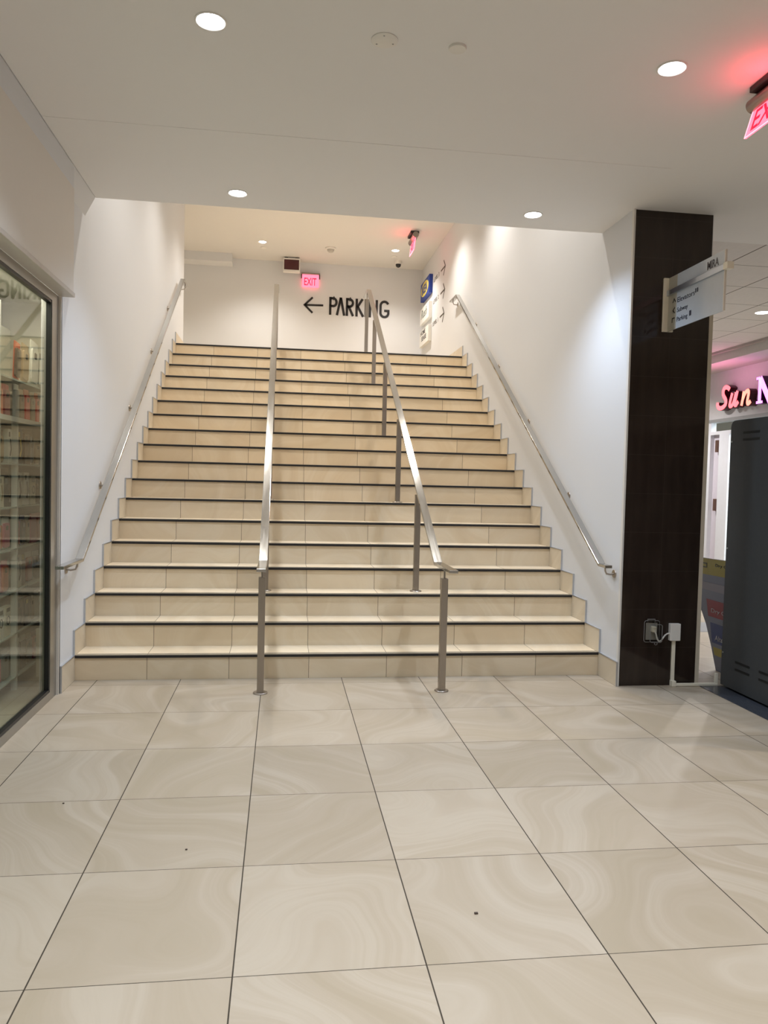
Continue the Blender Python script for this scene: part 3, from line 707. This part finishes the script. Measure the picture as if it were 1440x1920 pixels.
shop_letter('sign_letter', [([(.05, 0), (.05, .30)], .055), ([(-.01, .012), (.11, .012)], .03), ([(-.02, .30), (.05, .30)], .03), ([(.05, .30), (.25, 0)], .075), ([(.25, 0), (.25, .30)], .045)], 4.33, 2.560, None,
            mat('neon_purple', (.7, .2, .9), .4, emit=(.95, .22, 1.0), es=2.2), mat('letter_side_purple', (.04, .004, .05), .35), 'glowing purple serif letter N of the shop sign', 1.13)
lamp('sign_glow', 'AREA', (5.6, 4.7, 2.85), 1.6, (1, .25, .55), shape='RECTANGLE', size=.3, size_y=.9)
bpy.data.objects['sign_glow'].rotation_euler = (math.pi, .5, 0)

# ================================================================ RIGHT SIDE OBJECTS
# grey steel vending machine seen from its back panel side
MX = 2.70
t = thing('vending_machine', 'tall dark grey metal machine with vent slots at the right edge', 'vending machine', (MX+.45, -.95, 0))
obj('cabinet', MB().box(MX+.004, MX+.80, -1.75, -.345, .018, 1.80, .006), GREYM, t)
P = []
for cx, cz, a0 in ((-.355-.045, 1.865-.045, 0), (-1.80+.045, 1.865-.045, 90)): P += arc(cx, cz, .045, .045, a0, a0+90, 6)
P += [(-1.80, .02), (-.355, .02)]
obj('side_panel', MB().prism(P, (MX+.003, 0, 0), (0, 1, 0), (0, 0, 1), (-1, 0, 0), .008), GREYM, t)
for zz, w_, ys_ in ((1.775, .18, (-.50, -.80, -1.1, -1.4)), (1.728, .18, (-.50, -.80, -1.1, -1.4)), (.215, .16, (-.52, -.78, -1.04, -1.3)), (.165, .16, (-.52, -.78, -1.04, -1.3))):
    for yy in ys_: obj('vent_slot', MB().box(MX-.0065, MX-.004, yy-w_, yy, zz-.008, zz+.008), BLACK, t)
for zz in (1.72, .98, .25): obj('screw', MB().cyl((MX-.004, -.372, zz), (MX-.008, -.372, zz), .006, n=10), mat('screw_steel', (.6, .6, .6), .3, .9), t)
for yy in (-.45, -1.6):
    for xx in (MX+.08, MX+.7): obj('foot', MB().cyl((xx, yy, .0), (xx, yy, .02), .025, n=14), BLACK, t)
solo('floor_mat', MB().box(2.545, 3.7, -2.2, -.345, .0005, .005, .002), mat('mat_slate', (.045, .05, .062), .25, noise=.05), 'dark slate mat under the grey machine', 'mat')

# power outlet with clear cover, cord, junction box and conduit
CY = -.304
t = thing('power_outlet', 'outdoor power outlet with clear bubble cover low on the dark column', 'outlet', (2.19, CY, .385))
obj('plate', MB().box(2.148, 2.232, CY-.006, CY-.0005, .325, .445, .002), mat('outlet_grey', (.34, .33, .30), .4), t)
def rrect(w2, h2, rad): 
    P = []
    for cx, cz, a0 in ((w2-rad, h2-rad, 0), (-w2+rad, h2-rad, 90), (-w2+rad, -h2+rad, 180), (w2-rad, -h2+rad, 270)): P += arc(cx, cz, rad, rad, a0, a0+90, 4)
    return P
cv = MB(); A = rrect(.056, .075, .015); B = rrect(.044, .062, .014)
va = [cv.bm.verts.new((2.19+x, CY-.006, .385+z)) for x, z in A]; vb = [cv.bm.verts.new((2.196+x, CY-.062, .380+z)) for x, z in B]
for i in range(len(va)): cv.bm.faces.new((va[i], va[(i+1) % len(va)], vb[(i+1) % len(va)], vb[i]))
cv.bm.faces.new(vb)
obj('cover', cv, CLEARP, t)
hd = MB(); hd.tube([(2.150, CY-.02, .458), (2.152, CY-.02, .472), (2.205, CY-.02, .472), (2.207, CY-.02, .458)], .004, 8); 
rim = [(2.19+x, CY-.008, .385+z) for x, z in A]; hd.tube(rim+[rim[0]], .0028, 6); rim = [(2.196+x, CY-.062, .380+z) for x, z in B]; hd.tube(rim+[rim[0]], .0022, 6)
hd.tube([(2.205, CY-.03, .312), (2.203, CY-.03, .298), (2.213, CY-.03, .293), (2.222, CY-.03, .299), (2.220, CY-.03, .312)], .003, 6)
obj('cover_rim', hd, mat('rim_grey', (.20, .19, .19), .3), t, True)
obj('plug', MB().box(2.178, 2.208, CY-.045, CY-.006, .385, .425, .005), CREAM, t)
obj('cord', MB().tube([(2.193, CY-.040, .40), (2.203, CY-.046, .375), (2.213, CY-.050, .335), (2.228, CY-.046, .322), (2.243, CY-.040, .325), (2.262, CY-.030, .340), (2.283, CY-.022, .361), (2.303, CY-.018, .371), (2.322, CY-.016, .371)], .0052, 10), WPLAS, t, True, label='white power cord')
t = thing('cable_conduit', 'cream cable conduit with junction box running down the column to the machine', 'conduit', (2.36, CY, 0))
obj('junction_box', MB().box(2.316, 2.392, CY-.036, CY-.0005, .322, .442, .004), WPLAS, t)
obj('channel', MB().box(2.343, 2.367, CY-.018, CY-.0005, .0, .322, .003), CREAM, t)
obj('channel', MB().box(2.343, 2.685, CY-.038, CY-.020, .002, .022, .003), CREAM, t)
obj('channel', MB().box(2.662, 2.685, CY-.038, CY-.020, .022, .092, .003), CREAM, t)
obj('elbow', MB().box(2.340, 2.371, CY-.040, CY-.0005, .0, .04, .003), CREAM, t)

# dry cleaning board behind the column
BX = 2.93
t = thing('advertising_board', 'tapering grey advertising board for dry cleaning between the column and the machine', 'advertising board', (BX, .0, 0))
edge = [(.47, .84)]+[(.45, .70), (.40, .55), (.335, .44), (.25, .33), (.16, .16), (.09, .0)]
obj('board', MB().prism(edge+[(-.25, 0), (-.30, .86)], (BX, 0, 0), (0, 1, 0), (0, 0, 1), (1, 0, 0), .02), mat('board_grey', (.12, .12, .15), .45), t)
obj('header_band', MB().prism([(.465, .838), (.455, .715), (-.29, .73), (-.30, .858)], (BX-.0015, 0, 0), (0, 1, 0), (0, 0, 1), (1, 0, 0), .001), mat('board_yellow', (.24, .19, .03), .5), t)
obj('red_panel', MB().prism([(.257, .53), (.222, .40), (-.2, .40), (-.2, .53)], (BX-.0015, 0, 0), (0, 1, 0), (0, 0, 1), (1, 0, 0), .001), mat('board_red', (.17, .009, .012), .45), t)
obj('blue_panel', MB().prism([(.19, .355), (.155, .205), (-.2, .205), (-.2, .355)], (BX-.0015, 0, 0), (0, 1, 0), (0, 0, 1), (1, 0, 0), .001), mat('board_blue', (.008, .02, .09), .45), t)
obj('yellow_foot', MB().prism([(.14, .175), (.115, .115), (-.2, .115), (-.2, .175)], (BX-.0015, 0, 0), (0, 1, 0), (0, 0, 1), (1, 0, 0), .001), mat('board_yellow'), t)
obj('lettering', merge(text_bm('Dry Cleaning', (BX-.003, .18, .425), a_, b_, .40, .042, .0008, .01), text_bm('Alterations', (BX-.003, .115, .228), a_, b_, .30, .04, .0008, .01)), mat('board_white', (.36, .33, .32), .5), t)
bh = MB(); stroke(bh, [(.0, .05), (.025, .02), (.09, .02), (.09, -.01), (.02, -.01), (.02, -.04)], .008, (BX-.003, .36, .785), a_, b_, .0008)
obj('header_lettering', merge(bh, text_bm('Dry Cleaning', (BX-.003, .15, .785), a_, b_, .32, .03, .0008, .02)), BLACK, t)
obj('footer_print', MB().box(BX-.005, BX-.0015, -.2, .45, .60, .66), mat('board_mauve', (.18, .16, .175), .5), t)
# litter specks on the floor
for i, (x, y, s) in enumerate(((.256, -2.96, .006), (-.72, -2.45, .004), (-1.28, -2.0, .004))):
    solo('litter_speck', MB().box(x-s, x+s, y-s*.6, y+s*.6, .0005, .003+s*.3, .0008), mat('speck', (.06, .04, .03), .8), ('dark speck of litter on the floor tile near the bottom of the picture', 'small speck on the floor tile left of centre', 'tiny speck on the floor near the shop window')[i], 'litter')
